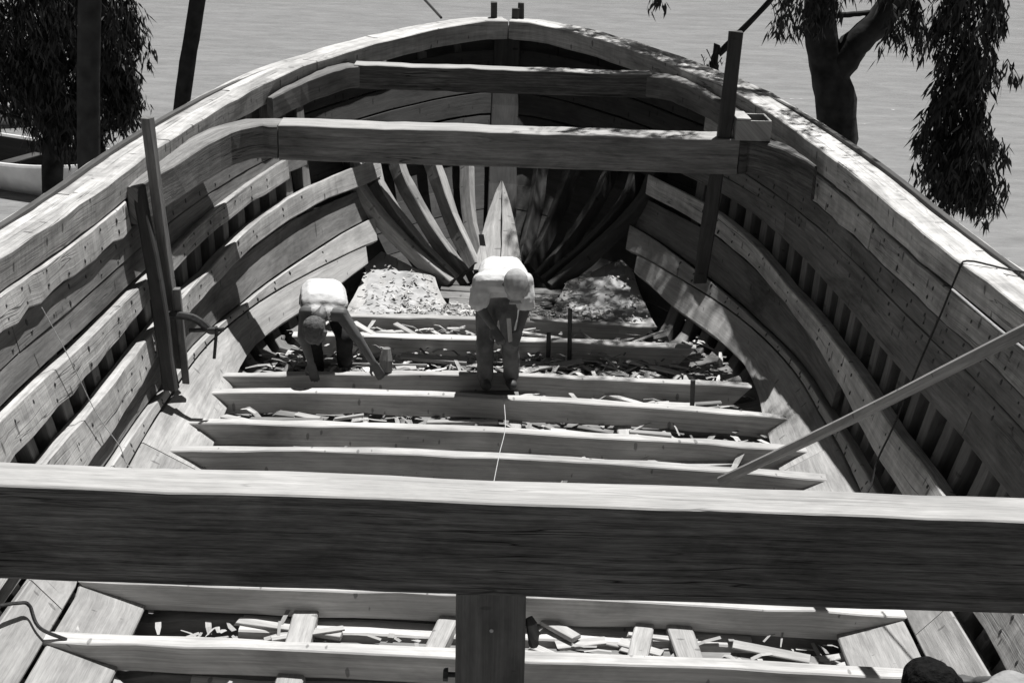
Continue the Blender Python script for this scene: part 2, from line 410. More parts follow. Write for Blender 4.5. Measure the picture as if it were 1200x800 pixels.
# low wall plank above the bilge, then two bilge planks
BT = [(6, .118), (8.3, .097), (9.6, .106), (11.6, .15), (12.96, .22), (13.5, .25), (14.2, .27)]
BS = [(6, -.0), (7, .0), (8, .03), (9.5, .066), (11.2, .115), (13.6, .166)]
BL = [(6, -.16), (9, -.15), (10.5, -.1), (11.6, .0), (13, .05), (13.7, .10)]
sh = lambda tab, d: [(a, b+d) for a, b in tab]
for side in (-1, 1):
    mb = MB()
    up_ = [(6, .172), (8.3, .165), (9.6, .215), (11.1, .295), (12.6, .375), (14.2, .40)]
    if 1:
        strake(mb, side, up_, sh(BT, .004), 3.4 if side < 0 else 9.75, 13.9, OFF_R+.004, OFF_R+.05, .25, .002); hb(mb, 'wall_plank', W_WALL)
    for nm, tp, bt, o1, cu in (('bilge_plank', BT, sh(BS, .0006), -.015, (3.4, 6.75, 13.95)), ('bilge_plank', sh(BS, -.0006), BL, -.022, (3.4, 8.95 if side < 0 else 9.3, 13.75))):
        for ua, ub in zip(cu, cu[1:]):
            mb = MB(); strake(mb, side, tp, bt, ua+.003, ub-.003, OFF_R+.004, o1, .25, .003, .01); hb(mb, nm, W_PALE)
# iron nail heads where stringers and planks cross the ribs
mb = MB()
def nail(side, u, t, off):
    n = SN(u, t, side); p = S(u, t, side)+n*(off+.001)
    a = n.cross(Vector((0, 1, 0))); a.normalize(); b = n.cross(a); r = R.uniform(.008, .014); e = R.uniform(1, 1.8); k0 = len(mb.v)
    for k in range(6): mb.v.append(tuple(p+a*math.cos(k*1.047)*r*e+b*math.sin(k*1.047)*r))
    for k in range(6): mb.v.append(tuple(p+n*.005+a*math.cos(k*1.047)*r*e*.7+b*math.sin(k*1.047)*r*.7))
    for k in range(6): mb.quad((k0+k, k0+(k+1) % 6, k0+6+(k+1) % 6, k0+6+k), [(0, 0)]*4)
    mb.quad([k0+6+k for k in range(6)], [(0, 0)]*6)
for side in (-1, 1):
    for u in ribs_u:
        rows = [(lv(T2), lv(B2), 0., 12.9), (lv(BT), lv(BS), -.015, 13.2), (lv(BS), lv(BL), -.022, 13.0)]
        if side < 0: rows += [(lv(T1), lv(B1), 0., 12.4), (lv(.77), lv(.668), -.05, 12.8), (lv(.884), lv(.775), -.012, 9.4)]
        else: rows += [(lv(.772), lv(.69), -.02, 12.8), (lv(.687), lv(.61), -.022, 12.8), (lv(.884), lv(.775), -.012, 12.8)]
        for tp, bt, off, um in rows:
            if u > um: continue
            for f_ in (.28, .72):
                if R.random() < .8: nail(side, u+R.uniform(-.04, .04), bt(u)+(tp(u)-bt(u))*(f_+R.uniform(-.1, .1)), off)
o = hb(mb, 'nail_heads', IRON); o['kind'] = 'stuff'
# floor timbers
FX = {6.41: (2.50, 2.42), 7.03: (2.46, 2.47), 7.64: (2.46, 2.46), 8.22: (2.45, 2.45), 8.79: (2.45, 2.44), 9.26: (2.40, 2.36), 9.83: (2.37, 2.35), 10.3: (2.25, 2.10), 11.2: (1.82, 1.74), 11.69: (1.45, 1.42)}
for D in FD:
    xl, xr = FX.get(D, (2.45, 2.45))
    n = 18; rings = []
    ph = R.uniform(0, 6); bow = R.uniform(-.02, .02); th = R.uniform(.085, .1); dp = R.uniform(.175, .19)
    for i in range(n+1):
        x = -xl+(xl+xr)*i/n; q = i/n*2-1
        y = D + bow*(1-q*q) - {6.41: .06, 7.03: .06, 7.64: .06, 8.22: .07, 8.79: .08, 9.26: .08, 9.83: .085, 10.3: -.06}.get(D, 0)*q + .006*math.sin(ph+3*q); z = (.055 if 8 < D < 10.5 else .02)*(1-q*q)+.004*math.sin(ph*2+5*q)
        b_ = .16 if i in (0, n) else 0
        xb = x + (b_ if i == 0 else -b_)
        rings.append(chamfer_ring(rough([[(x, y-th/2, z), (x, y+th/2, z), (xb, y+th/2, z-dp), (xb, y-th/2, z-dp)]], .004)[0], .008))
    mb = MB(); mb.loft(rings); hb(mb, 'floor_timber', W_FLOOR)
    if D > 11.5: continue
    # lower frame timber under it, a little nearer the camera
    mb = MB(); hw = xl*.62 if D < 11 else xl*.5
    ox = R.uniform(-.2, .2)
    timber(mb, [(-hw+ox, D-.08, -.25), (hw+ox, D-.08, -.25)], (0, 1, 0), (0, 0, 1), .17, .13, .35, .01, .008); hb(mb, 'lower_frame', W_FLOOR)
# curved sawn futtocks whose pale upper edges show in the bays between the near floors
for side in (-1, 1):
    for D in (6.41, 7.03, 7.64):
        for k, (dy, ln) in enumerate(((.36, 1.0), (.24, .7))):
            y = D-dy+.02*side; z0 = -.11 if k == 0 else -.13
            P = spline([(side*2.36, y, z0+.06), (side*2.22, y-.01, z0), (side*2.05, y-.02, z0-.06), (side*1.8, y-.03, z0-.085), (side*(1.7-ln), y-.03, z0-.095)], 12)
            mb = MB(); rings = []
            for p in P: rings.append(chamfer_ring(rough([[p+Vector((0, .03, 0)), p+Vector((0, -.03, 0)), p+Vector((0, -.03, -.1)), p+Vector((0, .03, -.1))]], .002)[0], .005))
            mb.loft(rings); hb(mb, 'futtock', W_FLOOR)
# short blocks bridging between the floors
for (px, py, D0, D1, z, wd, hh, sk) in ((354, 730, 6.5, 7.05, -.13, .15, .09, .0), (515, 737, 6.5, 7.05, -.13, .12, .08, .12), (750, 748, 6.5, 7.05, -.13, .12, .08, .12), (803, 750, 6.5, 7.05, -.13, .15, .09, -.05),
        (422, 491, 9.42, 9.9, -.13, .13, .1, 0), (559, 493, 9.42, 9.9, -.13, .1, .1, 0), (603, 493, 9.42, 9.9, -.13, .1, .1, .02), (732, 498, 9.42, 9.9, -.13, .12, .1, -.03), (722, 452, 10.02, 10.3, -.13, .11, .08, -.04), (716, 424, 10.42, 11.14, -.13, .1, .1, 0),
        (340, 795, 5.9, 6.39, -.13, .15, .09, 0), (556, 531, 8.96, 9.3, -.13, .13, .08, 0), (604, 532, 8.96, 9.3, -.13, .13, .08, .03)):
    c = atZ(px, py, z); mb = MB()
    timber(mb, [(c.x-sk/2, D0, z-hh/2), (c.x+sk/2, D1, z-hh/2)], (1, 0, 0), (0, 0, 1), wd, hh, .2, .008, .004); hb(mb, 'spacer_block', W_PALE)

# deck beams
def beam(name, y, zt, zb, x0, x1, dep, mat, label, camber=.0, skew=0):
    n = 26; rings = []; y0 = y
    for i in range(n+1):
        y = y0+skew*(1+(x0+(x1-x0)*i/n)/2.93)
        x = x0+(x1-x0)*i/n; q = (x/2.6); c = camber*(1-q*q); e = .003*math.sin(i*.8)+R.gauss(0, .0012)
        rings.append(chamfer_ring(rough([[(x, y, zt+c+e), (x, y+dep+.004*math.sin(i*.9), zt+c+e), (x, y+dep, zb+c), (x, y, zb+c)]], .0016)[0], .007))
    mb = MB(); mb.loft(rings); o = hb(mb, name, mat, label)
    o.data.materials.append(W_BEAMTOP)          # paler top against darker sides: sun and shade put into the wood's colour
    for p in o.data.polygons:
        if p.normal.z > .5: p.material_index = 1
    return o
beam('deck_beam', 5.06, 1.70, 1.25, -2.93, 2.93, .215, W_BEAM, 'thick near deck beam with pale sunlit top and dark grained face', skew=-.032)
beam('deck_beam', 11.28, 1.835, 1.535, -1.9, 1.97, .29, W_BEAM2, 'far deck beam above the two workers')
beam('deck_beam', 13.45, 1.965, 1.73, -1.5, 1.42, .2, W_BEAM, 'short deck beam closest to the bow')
# lodging knees joining the beams to the sides
def knee(path, w, zt, zb, mat=W_RAIL, label=None):
    mb = MB(); rings = []; P = spline(path, 14)
    for i, p in enumerate(P):
        t = (P[min(i+1, 14)]-P[max(i-1, 0)]); t.z = 0; t.normalize(); n = Vector((-t.y, t.x, 0)); k = i/14
        ww = w(k); zt_ = zt+(p.z); zb_ = zb+p.z
        q = [p+n*ww/2, p-n*ww/2]
        rings.append(chamfer_ring(rough([[(q[0].x, q[0].y, zt_), (q[1].x, q[1].y, zt_), (q[1].x, q[1].y, zb_), (q[0].x, q[0].y, zb_)]], .003)[0], .01))
    mb.loft(rings); return hb(mb, 'lodging_knee', mat, label)
for side in (-1, 1):
    xe = 1.9 if side < 0 else 1.97
    knee([(side*(xe+.006), 11.42, 0), (side*2.12, 11.40, 0), (side*2.33, 11.15, -.01), (side*2.50, 10.7, -.05)] + ([(side*2.62, 10.1, -.08), (side*2.69, 9.6, -.1)] if side < 0 else []), (lambda k: .3-.14*k if k < .8 else .19-.6*(k-.8)) if side < 0 else (lambda k: .3-.27*k), 1.828, 1.545, W_BEAM2 if side < 0 else W_BEAM)  # right knee takes the darker wood, its shade put into the colour
    knee([(side*(1.506 if side < 0 else 1.426), 13.54, 0), (side*1.62, 13.42, 0), (side*1.78, 13.15, -.02), (side*1.95, 12.85, -.06), (side*2.14, 12.3, -.1)], lambda k: .22-.16*k, 1.955, 1.74, W_WALL)
# bolt heads and post under the near beam
POST_X = atD(577, 690, 5.06).x
mb = MB(); timber(mb, [(POST_X, 5.14, 1.246), (POST_X, 5.14, .01)], (1, 0, 0), (0, 1, 0), .30, .18, .3, .01, .003); post = hb(mb, 'beam_post', W_POST, 'dark square post holding up the near deck beam')
mb = MB(); c = atD(576, 738, 5.048); tube(mb, [c+Vector((0, .03, 0)), c+Vector((0, -.006, 0))], .009, 8); hb(mb, 'bolt_head', STRING)
mb = MB(); c = atD(533, 790, 5.12); tube(mb, [c+Vector((.02, 0, 0)), c+Vector((-.045, 0, 0))], .012, 8); tube(mb, [c+Vector((-.03, 0, 0)), c+Vector((-.052, 0, 0))], .03, 6); hb(mb, 'bolt', IRON)
mb = MB(); c = atD(624, 742, 5.14); tube(mb, [c+Vector((-.02, .02, .068)), c+Vector((-.006, 0, .05)), c+Vector((.004, 0, 0)), c+Vector((.008, .0, -.05)), c+Vector((.006, .01, -.066))], lambda k: .018+.010*math.sin(math.pi*k), 8, .1); hb(mb, 'wooden_peg', W_POST)
# timberheads on the bow rail
for px, py, h, w_, d_ in ((579, 12, .16, .075, .0), (610.5, 12, .16, .07, .02), (604, 19, .11, .085, -.1)):
    c = rail_pt(15.98, 1, .3+d_, 0); x = atD(px, py, c.y).x
    mb = MB(); timber(mb, [(x, c.y, c.z-.03), (x, c.y, c.z+h)], (1, 0, 0), (0, 1, 0), w_, .08, .2, .006, .003); hb(mb, 'timberhead', W_DARK)
# bow sole: boards that run up from the foremost floor towards the sides
for side in (-1, 1):
    ap = Vector((side*1.22, 13.28, .15)); n = 5
    for k in range(n):
        A = Vector((side*(1.45-.22*k), 11.735, -.035)); B = Vector((side*(1.45-.22*(k+1)+.005), 11.735, -.035))
        A2 = ap + Vector((side*(.08-.13*k), -.10*k, -.026*k)); B2 = ap + Vector((side*(.08-.13*(k+1)+.002), -.10*(k+1), -.026*(k+1)))
        rings = []
        for j in range(7):
            q = j/6; sag = Vector((0, 0, -.06*math.sin(q*math.pi)))
            p, r = A.lerp(A2, q)+sag, B.lerp(B2, q)+sag; dz = Vector((0, 0, -.03))
            rings.append(chamfer_ring(rough([[p, r, r+dz, p+dz]], .003)[0], .004))
        mb = MB(); mb.loft(rings); hb(mb, 'sole_board', W_SOLE)
for k in range(6):
    y = 11.82+.19*k; hw = .42+.02*k if k > 1 else .34
    mb = MB(); timber(mb, [(-hw-R.uniform(0, .1), y, -.12+.005*k), (hw+R.uniform(0, .1), y+R.uniform(-.03, .03), -.12+.005*k)], (0, 1, 0), (0, 0, 1), .17, .04, .3, .006, .004); hb(mb, 'sole_plank', W_WALL)

# ------------------------------------------------------------------ vertical timber, batten and clamp on the left side
mb = MB()
pA, pB = S(9.62, .93, -1)+Vector((.05, 0, 0)), S(9.62, .12, -1)+Vector((.06, -.02, .02))
timber(mb, [pA, pA.lerp(pB, .5)+Vector((.02, 0, 0)), pB], (1, 0, 0), (0, 1, 0), lambda k: .085+.02*k, .09, .2, .01, .004)
hb(mb, 'side_stanchion', W_DARK)
mb = MB(); b0, b1 = atD(172, 138, 9.74), atD(211, 430, 9.66)
timber(mb, [b0, b1], (1, -.25, 0), (.25, 1, 0), .075, .075, .3, .007, .002)
tag(mb.build('batten', W_WALL), 'upright squared batten clamped against the left side of the hull', 'batten')
mb = MB(); timber(mb, [atD(207, 338, 9.6), atD(218, 448, 9.6)], (1, 0, 0), (0, 1, 0), .05, .05, .3, .006, .002)
tag(mb.build('wedge_stick', W_WALL), 'short stick wedged beside the foot of the clamped batten', 'stick')
cl = tag(empty('screw_clamp', atD(225, 372, 9.56)), 'black iron screw clamp gripping the upright batten', 'clamp')
def part(mb, name, mat, root, smooth=False):
    o = mb.build(name, mat, smooth=smooth); o.parent = root; o.matrix_parent_inverse = Matrix.Translation(-root.location); return o
mb = MB(); fr = spline([atD(190, 380, 9.56), atD(191, 371, 9.56), atD(205, 369, 9.56), atD(225, 372, 9.56), atD(237, 379, 9.56), atD(246, 387, 9.56), atD(255, 386, 9.56)], 20)
tube(mb, fr, .03, 6); part(mb, 'clamp_frame', IRON, cl)
mb = MB(); tube(mb, [atD(222, 387, 9.56), atD(262, 386, 9.53)], .017, 8); part(mb, 'clamp_screw', IRON, cl)
mb = MB(); tube(mb, [atD(254, 384, 9.50), atD(251, 420, 9.46)], .013, 6); part(mb, 'clamp_handle', IRON, cl)

# right post, prop below the beam, crate
mb = MB(); p0 = Vector((atD(849, 152, 11.36).x, 11.36, 1.842)); p1 = atD(863, 37, 11.40)
timber(mb, [p0, p1], (1, 0, 0), (0, 1, 0), .11, .10, .2, .012, .005)
tag(mb.build('upright_post', W_DARK), 'dark post standing on the right end of the far deck beam', 'post')
mb = MB(); q0 = Vector((atD(838, 200, 11.5).x, 11.42, 1.53)); q1 = atD(820, 330, 11.5)
timber(mb, [q0, q1], (1, 0, 0), (0, 1, 0), .11, .11, .3, .012, .006)
hb(mb, 'beam_prop', W_DARK)
cr = tag(empty('wooden_crate', Vector((atD(880, 170, 11.3).x, 11.42, 1.833)), .05), 'small open wooden crate on the right end of the far deck beam', 'crate')
def crate_part(name, x0, x1, y0, y1, z0, z1, mat):
    mb = MB(); timber(mb, [((x0+x1)/2, y0, (z0+z1)/2), ((x0+x1)/2, y1, (z0+z1)/2)], (1, 0, 0), (0, 0, 1), x1-x0, z1-z0, .2, .003, .001)
    o = mb.build(name, mat, cr); return o
for (x0, x1, y0, y1) in ((-.15, .15, -.15, -.132), (-.15, .15, .132, .15), (-.15, -.132, -.13, .13), (.132, .15, -.13, .13)): crate_part('crate_side', x0, x1, y0, y1, .0, .17, W_PALE)
crate_part('crate_lid', -.15, -.03, -.15, .15, .172, .188, W_CHIP)
crate_part('crate_bottom', -.13, .13, -.13, .13, .003, .015, W_DARK)

# pale pole leaning from the floors over the right rail
mb = MB(); a = Vector((atZ(846, 562, .05).x, atZ(846, 562, .05).y, .045)); b = atD(1196, 390, 6.35)
dirv = (b-a); up_ = Vector((0, 0, 1)); sd = dirv.cross(up_).normalized(); up2 = sd.cross(dirv).normalized()
timber(mb, [a, a.lerp(b, .5)-up2*.015, b, a+dirv*1.25], sd, up2, .065, .06, .4, .012, .002)
tag(mb.build('leaning_pole', W_PALE), 'long pale pole slanting from the floor timbers up across the right side', 'pole')

# ropes and strings
def line(name, mat, pts, r, label, cat, n=40, grp=None):
    mb = MB(); tube(mb, spline(pts, n), r, 5); return tag(mb.build(name, mat), label, cat, grp)
rp = [rail_pt(7.9, 1, .37, .012), rail_pt(8.0, 1, .2, .016), rail_pt(8.15, 1, .02, .018), rail_pt(8.15, 1, -.03, -.06), S(8.2, .8, 1)+Vector((-.02, 0, 0)), S(8.25, .6, 1)+Vector((-.03, 0, 0)), S(8.3, .35, 1)+Vector((-.03, 0, 0)), S(8.3, .2, 1)+Vector((-.05, 0, 0)), S(8.2, .1, 1)+Vector((-.05, 0, .02)), S(8.1, .0, 1)+Vector((-.1, 0, .05))]
line('hanging_rope', ROPE, rp, .007, 'thin dark rope hanging over the right rail down to the floor timbers', 'rope')
line('white_string', STRING, [atD(1116, 339, 7.55), atD(1170, 385, 7.0), atD(1215, 420, 6.6)], .007, 'white string stretched beneath the right rail', 'string')
line('chalk_line', STRING, [Vector((atZ(x, y, .0).x, y_, z)) for x, y, y_, z in ((590, 465, 9.83, .07), (592, 500, 9.26, .065), (585, 530, 8.79, .065), (577, 560, 8.22, .065))], .003, 'white string running along the middle of the floor timbers', 'string')
line('long_white_string', STRING, [S(7.95, .775, -1)+Vector((.03, 0, 0)), S(8.05, .56, -1)+Vector((.06, 0, 0)), S(8.2, .32, -1)+Vector((.05, 0, 0)), S(8.35, .16, -1)+Vector((.06, 0, 0)), S(8.4, .05, -1)+Vector((.05, 0, .02)), Vector((-2.2, 8.5, .03))], .003, 'thin pale string drawn down the left side of the hull', 'string')
c0 = [(-3, 708), (14, 710), (24, 722), (36, 742), (46, 750)]
line('tarred_cord', ROPE, [S(6.35, .19, -1)+Vector((.05, -.12, 0)), S(6.42, .125, -1)+Vector((.05, 0, .02)), S(6.5, .09, -1)+Vector((.05, 0, .02)), S(6.45, .03, -1)+Vector((.04, 0, .02)), S(6.45, -.02, -1)+Vector((.05, 0, .02))], .011, 'dark cord lying on the bilge planks below the near beam', 'cord')
# rods standing between the floors
for px, y0, y1, D in ((668, 362, 432, 10.95), (643, 390, 432, 10.9), (812, 445, 478, 9.95)):
    mb = MB(); tube(mb, [atD(px, y0, D), atD(px-1, y1, D)], .02, 7)
    tag(mb.build('iron_rod', IRON), {668: 'tallest dark iron rod, upright right of the standing worker', 643: 'short dark rod between the standing worker and the tallest rod', 812: 'short dark rod near the right end of the floor timbers'}[px], 'rod', 'rods standing among the floor timbers')

# loose boards lying about
def board(p0, p1, w_, th, label, mat=W_CHIP, twist=0, cat='board'):
    mb = MB(); p0, p1 = Vector(p0), Vector(p1); d = (p1-p0).normalized(); sd = d.cross(Vector((0, 0, 1))).normalized(); up_ = sd.cross(d)
    sd2 = sd*math.cos(twist)+up_*math.sin(twist); up3 = d.cross(sd2)*-1
    timber(mb, [p0, p1], sd2, up3, w_, th, .3, .004, .003)
    return tag(mb.build('loose_board', mat), label, cat, 'loose boards among the floor timbers')
board(atZ(415, 378, .02), atZ(438, 392, .0), .07, .025, 'short pale offcut nearest the crouching worker, behind the tool')
board(atZ(463, 380, .02), atZ(490, 394, .0), .05, .025, 'pale slanting offcut left of the standing worker')
board(atZ(622, 372, .03), atZ(672, 378, .02), .08, .02, 'thin pale board right of the standing worker by the tallest rod')
board(atZ(470, 417, -.02), atZ(548, 424, -.03), .12, .03, 'pale board lying behind the standing worker, below the bow boards')
board(atZ(575, 372, .6)+Vector((0, 1.6, -.55)), atZ(566, 300, .1)+Vector((-.02, -.1, .25)), .06, .02, 'thin pale strip leaning on the bow beside the stem')
board((-.3, 10.1, -.09), (.18, 10.14, -.09), .22, .05, 'plank laid between floor timbers under the standing worker', W_WALL)
board(atZ(745, 482, -.12), atZ(810, 474, -.14), .05, .02, 'narrow pale strip lying right of the middle between floor timbers')
board(atZ(262, 488, -.08), atZ(290, 494, -.05), .07, .02, 'short pale offcut at the left ends of the middle floor timbers')
board(atZ(285, 527, -.07), atZ(318, 531, -.08), .07, .02, 'short pale offcut at the left ends, one floor timber nearer')

# offcuts lying in the bays between the floors
def offcut(x, y, z, L_, w_, th, ang, where):
    d = Vector((math.cos(ang), math.sin(ang), R.uniform(-.06, .06)))*(L_/2); p = Vector((x, y, z)); mb = MB()
    sd = Vector((-math.sin(ang), math.cos(ang), 0)); c1 = R.uniform(-.04, .04)
    timber(mb, [p-d, p+d], sd, (0, 0, 1), lambda k: w_*(1-.5*k*abs(c1)*10), th, .3, .003, .003, c1)
    tag(mb.build('offcut', R.choice((W_CHIP, W_CHIP, W_FLOOR, W_WALL))), 'board offcut '+where, 'offcut', 'offcuts '+where)
for (ya, yb, zz, n_, where) in ((6.5, 6.95, -.17, 16, 'in the bay below the near deck beam'), (8.87, 9.18, -.12, 12, 'in the first bay seen beyond the near deck beam'), (9.34, 9.75, -.10, 18, 'in the second bay seen beyond the near deck beam'),
        (9.92, 10.22, -.09, 13, 'in the bay just in front of the two workers'), (10.4, 11.05, -.05, 18, 'in the wide bay behind the two workers'), (11.28, 11.6, -.05, 9, 'in the last bay before the bow boards')):
    for _ in range(n_):
        y = R.uniform(ya+.05, yb-.02); xm = curve(CB, y)[0]-.75
        offcut(R.uniform(-xm, xm), y, zz+R.uniform(-.04, .02), R.uniform(.15, .65), R.uniform(.03, .09), R.uniform(.012, .03), R.gauss(0, .35), where)

# tool block by the crouching man
mb = MB(); c = atD(452, 436, 10.28)
timber(mb, [c+Vector((0, 0, -.0)), c+Vector((0, .02, .1)), c+Vector((0, .05, .19))], (1, 0, 0), (0, 1, -.2), lambda k: .10 if k < .8 else .07, .08, .06, .03, .003)
tag(mb.build('mallet_block', W_WALL), 'rounded wooden block standing beside the crouching worker hand', 'block')

# ------------------------------------------------------------------ chips and litter
def chips(name, n, area, label, cat, mat, size=(.03, .13), wd=(.01, .035)):
    mb = MB()
    for _ in range(n):
        p = area(); L_ = R.uniform(*size); W_ = R.uniform(*wd); a = R.uniform(0, 6.283); tl = R.gauss(0, .25)
        d = Vector((math.cos(a), math.sin(a), tl)).normalized(); s_ = d.cross(Vector((0, 0, 1))).normalized(); up_ = s_.cross(d)
        b = len(mb.v); cv = up_*R.uniform(-.01, .02)
        for q in (p-d*L_/2-s_*W_/2, p-d*L_/2+s_*W_/2, p+cv+s_*W_/2, p+cv-s_*W_/2, p+d*L_/2-s_*W_/2*R.uniform(.2, 1), p+d*L_/2+s_*W_/2*R.uniform(.2, 1)): mb.v.append(tuple(q))
        uu = R.uniform(0, 50)
        mb.quad((b, b+1, b+2, b+3), ((uu, 0), (uu, .03), (uu+.05, .03), (uu+.05, 0)))
        mb.quad((b+3, b+2, b+5, b+4), ((uu, 0), (uu, .03), (uu+.05, .03), (uu+.05, 0)))
    return tag(mb.build(name, mat), label, cat, kind='stuff')
def bow_area():
    while 1:
        x, y = R.gauss(.1, .62), abs(R.gauss(0, .22))+11.74
        if y < 12.7 and abs(x) < 1.4-(y-11.7)*.7:
            q = (y-11.74)/1.56; e = max(0, (abs(x)-.35)/1.0)
            return Vector((x, y, -.06+.2*q*min(1, e*1.4)-.04*math.sin(q*math.pi)*e+R.uniform(-.01, .05)*(1-.5*e)))
def floor_area():
    while 1:
        y = R.uniform(8.2, 11.7)**1; x = R.uniform(-2.1, 2.1)
        if any(abs(y-D) < .09 for D in FD): continue
        if R.random() > (.35 if y < 9.8 else 1): continue
        if abs(x) > curve(CB, y)[0]-.25: continue
        return Vector((x, y, R.uniform(-.22, -.08 if y < 10.3 else -.03)))
def near_area():
    while 1:
        y = R.uniform(5.9, 8.0); x = R.uniform(-2.2, 2.2)
        if any(abs(y-D) < .09 for D in FD): continue
        if R.random() > .5+.5*(abs(x) > 1.0): continue
        return Vector((x, y, R.uniform(-.25, -.15)))
chips('wood_chips', 900, bow_area, 'heap of pale wood chips and shavings on the bow boards', 'wood chips', W_LITTER, (.025, .12), (.008, .035))
chips('wood_shavings', 1500, floor_area, 'wood shavings scattered between the floor timbers around the workers', 'wood chips', W_LITTER, (.04, .22), (.012, .05))
def heap_area():
    x = R.uniform(-1.25, .55) if R.random() < .75 else R.uniform(.6, 1.3); return Vector((x, R.uniform(10.42, 10.92), R.uniform(-.16, -.03)))
chips('shaving_heap', 420, heap_area, 'pale shavings piled behind the two workers between floor timbers', 'wood chips', W_LITTER, (.03, .3), (.012, .06))
chips('wood_splinters', 500, near_area, 'splinters lying between the near floor timbers', 'wood chips', W_CHIP, (.04, .2), (.012, .04))

def heap_surface(side):
    mb = MB(); nu, nv = 26, 20; ap = Vector((side*1.22, 13.28, .15))
    for j in range(nv+1):
        b_ = j/nv
        for i in range(nu+1):
            a_ = i/nu
            A = Vector((side*(1.44-1.08*a_), 11.74, -.04)); T = ap+Vector((side*(.08-.6*a_), -.45*a_, -.12*a_))
            p = A.lerp(T, b_)+Vector((0, 0, -.06*math.sin(b_*math.pi)))
            e = min(1, min(a_, 1-a_)*7)*min(1, min(b_*9, (1-b_)*6))
            p.z += -.03*(1-e)+e*(.018+.010*math.sin(a_*9+side)*math.sin(b_*7)+.008*math.sin(a_*17+b_*11)+R.gauss(0, .003))
            mb.v.append(tuple(p))
    n1_ = nu+1
    for j in range(nv):
        for i in range(nu):
            ids = (j*n1_+i, j*n1_+i+1, (j+1)*n1_+i+1, (j+1)*n1_+i); mb.quad(ids, [(mb.v[k][0]*3, mb.v[k][1]*3) for k in ids])
    tag(mb.build('sawdust', SAWDUST, smooth=True), 'pale trodden sawdust on the %s bow boards' % ('sunlit left' if side < 0 else 'shaded right'), 'sawdust', kind='stuff')
heap_surface(-1); heap_surface(1)
def sole_area():
    sd = R.choice((-1, 1)); a_, b_ = R.random(), R.random()**1.6*.9
    A = Vector((sd*(1.40-1.02*a_), 11.78, -.02)); T = Vector((sd*(1.30-.6*a_), 13.28-.45*a_, .17-.12*a_))
    return A.lerp(T, b_)+Vector((0, 0, -.06*math.sin(b_*math.pi)+R.uniform(.012, .04)))
chips('fine_chips', 380, sole_area, 'small chips strewn over the sawdust on the bow boards', 'wood chips', W_LITTER, (.012, .07), (.006, .025))

# ------------------------------------------------------------------ people
def capsule(V, F, a, b, ra, rb, n=10):
    a, b = Vector(a), Vector(b); d = b-a; L_ = d.length; d = d/L_ if L_ > 1e-6 else Vector((0, 0, 1))
    x = d.cross(Vector((.3, .5, .81))).normalized(); y = d.cross(x)
    rows = []
    for k in range(4): 
        th = -math.pi/2+math.pi/2*k/4; rows.append((a+d*ra*math.sin(th), ra*math.cos(th)))
    rows.append((a, ra)); rows.append((b, rb))
    for k in range(1, 5):
        th = math.pi/2*k/4; rows.append((b+d*rb*math.sin(th), rb*math.cos(th)))
    base = len(V); ring = []
    for c, r in rows:
        if r < 1e-4: ring.append([len(V)]); V.append(tuple(c))
        else:
            ring.append(list(range(len(V), len(V)+n)))
            for k in range(n): V.append(tuple(c+x*math.cos(2*math.pi*k/n)*r+y*math.sin(2*math.pi*k/n)*r))
    for p, q in zip(ring, ring[1:]):
        for k in range(n):
            j = (k+1) % n
            if len(p) == 1: F.append((p[0], q[j], q[k]))
            elif len(q) == 1: F.append((p[k], p[j], q[0]))
            else: F.append((p[k], p[j], q[j], q[k]))
def skinned(name, caps, mat, voxel, root, smooth=2, wrinkle=0):
    """capsules fused into one continuous skin by a voxel remesh"""
    V, F = [], []
    for c in caps: capsule(V, F, *c)
    me = bpy.data.meshes.new(name); me.from_pydata(V, [], F); o = bpy.data.objects.new(name, me); COL.objects.link(o)
    rm = o.modifiers.new('r', 'REMESH'); rm.mode = 'VOXEL'; rm.voxel_size = voxel
    sm = o.modifiers.new('s', 'SMOOTH'); sm.factor = .6; sm.iterations = smooth
    if wrinkle:
        tx = bpy.data.textures.new('folds', 'CLOUDS'); tx.noise_scale = .09; dm = o.modifiers.new('d', 'DISPLACE'); dm.texture = tx; dm.strength = wrinkle; dm.mid_level = .5
    bpy.context.view_layer.update()
    dg = bpy.context.evaluated_depsgraph_get()
    nm = bpy.data.meshes.new_from_object(o.evaluated_get(dg)); nm.name = name
    o.modifiers.clear(); o.data = nm; bpy.data.meshes.remove(me)
    nm.polygons.foreach_set('use_smooth', [True]*len(nm.polygons)); nm.materials.clear(); nm.materials.append(mat)
    if root: o.parent = root; o.matrix_parent_inverse = Matrix.Translation(-root.location)
    return o
def hand(caps, wrist, tip, side_v, curl_v):
    wrist, tip = Vector(wrist), Vector(tip); d = (tip-wrist).normalized(); s_ = Vector(side_v); s_ = (s_-d*s_.dot(d)).normalized(); c_ = Vector(curl_v).normalized()
    k = wrist+d*.095
    for q in (-.027, -.009, .009, .027): caps.append((wrist+d*.025+s_*q*.8, k+s_*q, .014, .012))
    for q, L_ in ((-.03, .065), (-.01, .078), (.01, .082), (.03, .07)):
        a = k+s_*q; b = a+d*L_*.5+s_*q*.08; e = b+d*L_*.35+c_*L_*.4
        caps.append((a, b, .0095, .009)); caps.append((b, e, .009, .0075))
    t0 = wrist+d*.03+s_*-.03; t1 = t0+d*.035-s_*.028; caps.append((t0, t1, .013, .011)); caps.append((t1, t1+d*.03+c_*.01, .011, .009))
